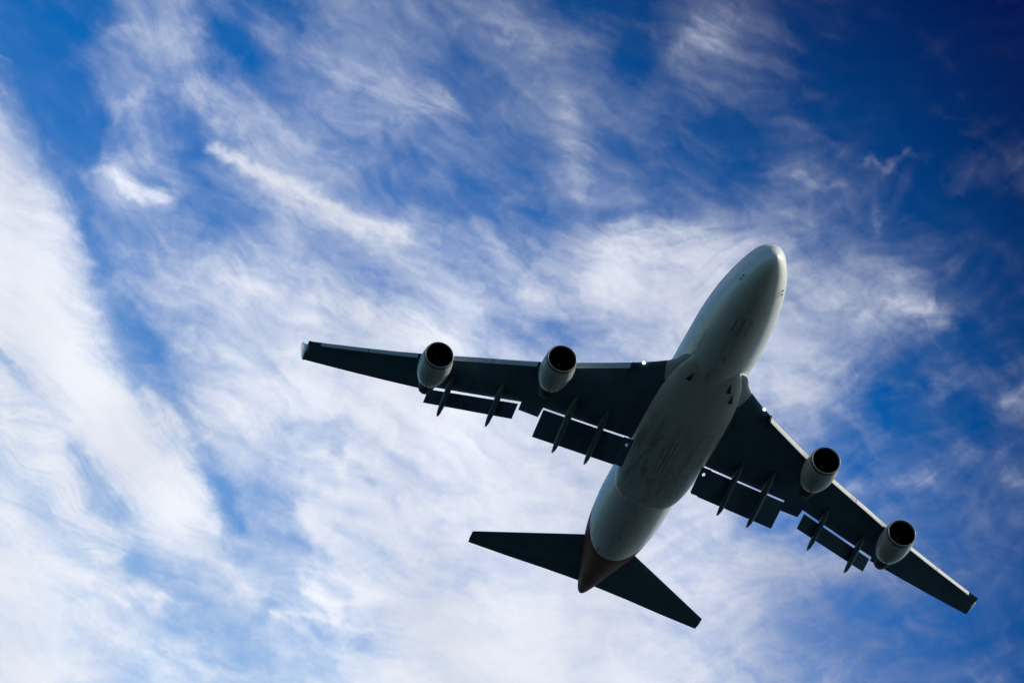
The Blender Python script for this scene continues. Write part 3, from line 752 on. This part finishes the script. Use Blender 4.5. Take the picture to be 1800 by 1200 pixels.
# ---- engines
def ringx(s, y, z, r, n=40, rz=None):
    a = np.linspace(0, 2 * np.pi, n, endpoint=False); return np.stack([np.full(n, -s), y + r * np.cos(a), z + (rz or r) * np.sin(a)], 1)
def make_engine(s, y, z, sd):
    prof_out = [(0.10, 1.20), (.24, 1.245), (.8, 1.32), (1.4, 1.37), (2.1, 1.385), (2.8, 1.34), (3.4, 1.24), (3.8, 1.14), (4.1, 1.05)]
    prof_all = prof_out + [(4.13, 1.03), (4.1, 1.01), (3.7, .98), (3.6, .3)]
    eng = P('engine', mir(loft([ringx(s + a, y, z, r) for a, r in prof_all], cap0=False, cap1=True), sd), 'cowl', sharp=50)
    lip = [(.22, 1.25), (.12, 1.232), (.05, 1.21), (0.0, 1.17), (.02, 1.15), (.10, 1.13), (.25, 1.125)]
    P('inlet_lip', mir(loft([ringx(s + a, y, z, r) for a, r in lip], cap0=False, cap1=False), sd), 'lip', eng)
    # the dark joint behind the lip
    P('lip_joint', mir(loft([ringx(s + .215, y, z, 1.252), ringx(s + .29, y, z, 1.268)], cap0=False, cap1=False), sd), 'rubber', eng)
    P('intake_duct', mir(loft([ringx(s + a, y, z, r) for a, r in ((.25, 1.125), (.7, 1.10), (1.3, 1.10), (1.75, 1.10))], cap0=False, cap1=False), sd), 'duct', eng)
    # fan: one rotor face pleated into twisted blades
    nb = 26; rings = []
    for r, tw in ((1.09, .09), (.8, .12), (.55, .13), (.30, .10)):
        a = np.arange(nb * 4) * 2 * np.pi / (nb * 4); ph = (np.arange(nb * 4) % 4) / 3.0
        rings.append(np.stack([-(s + 1.5 + tw * 3 * ph), y + r * np.cos(a + tw * ph), z + r * np.sin(a + tw * ph)], 1))
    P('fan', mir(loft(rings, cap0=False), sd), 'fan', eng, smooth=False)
    P('spinner', mir(loft([ringx(s + a, y, z, r, 24) for a, r in ((1.02, .02), (1.08, .08), (1.25, .16), (1.5, .24), (1.7, .27))]), sd), 'spinner', eng)
    # exhaust nozzle and plug
    P('exhaust_nozzle', mir(loft([ringx(s + a, y, z, r, 32) for a, r in ((3.7, .95), (4.2, .90), (5.0, .80), (5.8, .66), (6.3, .56), (6.28, .50), (5.5, .48))], cap0=False), sd), 'nozzle', eng)
    P('exhaust_plug', mir(loft([ringx(s + a, y, z, r, 24) for a, r in ((5.5, .40), (6.2, .34), (6.7, .16), (6.85, .03))]), sd), 'nozzle', eng)
    # pylon
    sl = lin(LE, y); zt = wz(y)
    def pr(sx, zb, ztop, w, x2):
        return np.array([(-sx, y - w, zb), (-sx, y + w, zb), (-x2, y + w * .9, ztop), (-x2, y - w * .9, ztop)])
    secs = [(s + 1.3, z + 1.30, z + 1.40, .03), (s + 2.0, z + 1.2, z + 1.75, .16), (s + 3.2, z + 1.0, zt + .35, .20), (s + 4.6, z + .75, zt + .25, .22), (s + 6.0, z + .9, zt + .2, .21), (s + 7.6, zt - .42, zt + .2, .17), (s + 9.2, zt - .10, zt + .2, .03)]
    rr = [np.array([(-q, y - w, zb), (-q, y + w, zb), (-q, y + w, tp), (-q, y - w, tp)]) for q, zb, tp, w in secs]
    P('pylon', mir(loft(rr), sd), 'cowl', eng, sharp=40)
    # strake and drain
    P('drain_mast', mir(box((-(s + 3.4), y, z - 1.36), .3, .05, .22), sd), 'rubber', eng, smooth=False)
    return eng
for s, y, z in ((23.2, 11.52, -2.19), (32.21, 20.71, -.84)):
    for sd in (1, -1): make_engine(s, y, z, sd)

# ---- tailplane, fin
def sz(y): return 1.8 + .1228 * (abs(y) - 1)
SLE = [(0, 56.4), (2.4, 58.45), (11.2, 67.2)]; STE = [(0, 66.1), (1.0, 66.4), (4.25, 67.32), (4.28, 67.48), (11.25, 69.5)]
SC = [0.3, 1.0, 2.4, 4.25, 4.3, 7, 9.5, 11.0, 11.25]
for sd in (1, -1):
    rings = []
    for y in SC:
        sl = lin(SLE, y) + (0.0 if y < 11.1 else .04); st = lin(STE, y); c = st - sl; th = .085 * c if y < 11.1 else .12
        rings.append(aero(y, sl, sl + c * .74, sz(y), th))
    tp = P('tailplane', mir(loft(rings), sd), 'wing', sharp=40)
    for y0, y1 in ((0.4, 4.25), (4.254, 11.2)):
        rr = []
        for y in (y0, (y0 + y1) / 2, y1):
            sl = lin(SLE, y); st = lin(STE, y); c = st - sl
            rr.append(aero(y, sl + c * .755, st, sz(y) + .02, .03 * c))
        P('elevator', mir(loft(rr), sd), 'wing', tp, sharp=40)
def vring(z, sl, st, t):
    r = section(0, sl, st, 0, t * 2); r2 = r.copy(); r2[:, 1] = (r[:, 2] - r[:, 2].mean()) * .9; r2[:, 2] = z; return r2
fin = P('fin', loft([vring(3.6, 53.0, 62.6, .55), vring(5.0, 54.6, 63.2, .42), vring(9.5, 59.9, 65.2, .27), vring(14.2, 65.2, 67.4, .14)]), 'red', sharp=40)
P('rudder', loft([vring(4.1, 62.9, 66.5, .26), vring(9.5, 65.35, 68.2, .16), vring(14.1, 67.5, 69.4, .09)]), 'red', fin, sharp=40)
# tail light and auxiliary exhaust
P('exhaust_outlet', loft([ringx(68.4, 0, 2.03, .16, 16), ringx(68.75, 0, 2.05, .14, 16), ringx(68.7, 0, 2.05, .10, 16)]), 'nozzle', fuselage)

# ------------------------------------------------------------------ ground: a dark sheet of water out to the horizon (below and behind the photographer's view)
def water():
    m, n, l, b = new_mat('sea_water')
    no = n.new('ShaderNodeTexNoise'); no.inputs['Scale'].default_value = 0.05; no.inputs['Detail'].default_value = 8
    tc = n.new('ShaderNodeTexCoord'); l.new(tc.outputs['Object'], no.inputs[0])
    cr = n.new('ShaderNodeValToRGB'); cr.color_ramp.elements[0].color = (0.002, 0.009, 0.014, 1); cr.color_ramp.elements[1].color = (0.004, 0.014, 0.020, 1)
    l.new(no.outputs[0], cr.inputs[0]); l.new(cr.outputs[0], b.inputs['Base Color'])
    bp = n.new('ShaderNodeBump'); bp.inputs['Strength'].default_value = 0.3; l.new(no.outputs[0], bp.inputs['Height']); l.new(bp.outputs[0], b.inputs['Normal'])
    b.inputs['Roughness'].default_value = 0.5; b.inputs['Specular IOR Level'].default_value = 0.12
    return m
rr = [[(r * math.cos(a), r * math.sin(a), 0) for a in np.linspace(0, 2 * math.pi, 96, endpoint=False)] for r in (5, 60, 400, 2500, 15000, 90000)]
V, F = loft([np.array(r) for r in rr], cap0=True, cap1=False)
g = mesh_obj('water', V, flip(F), water(), smooth=False)
g['kind'] = 'structure'
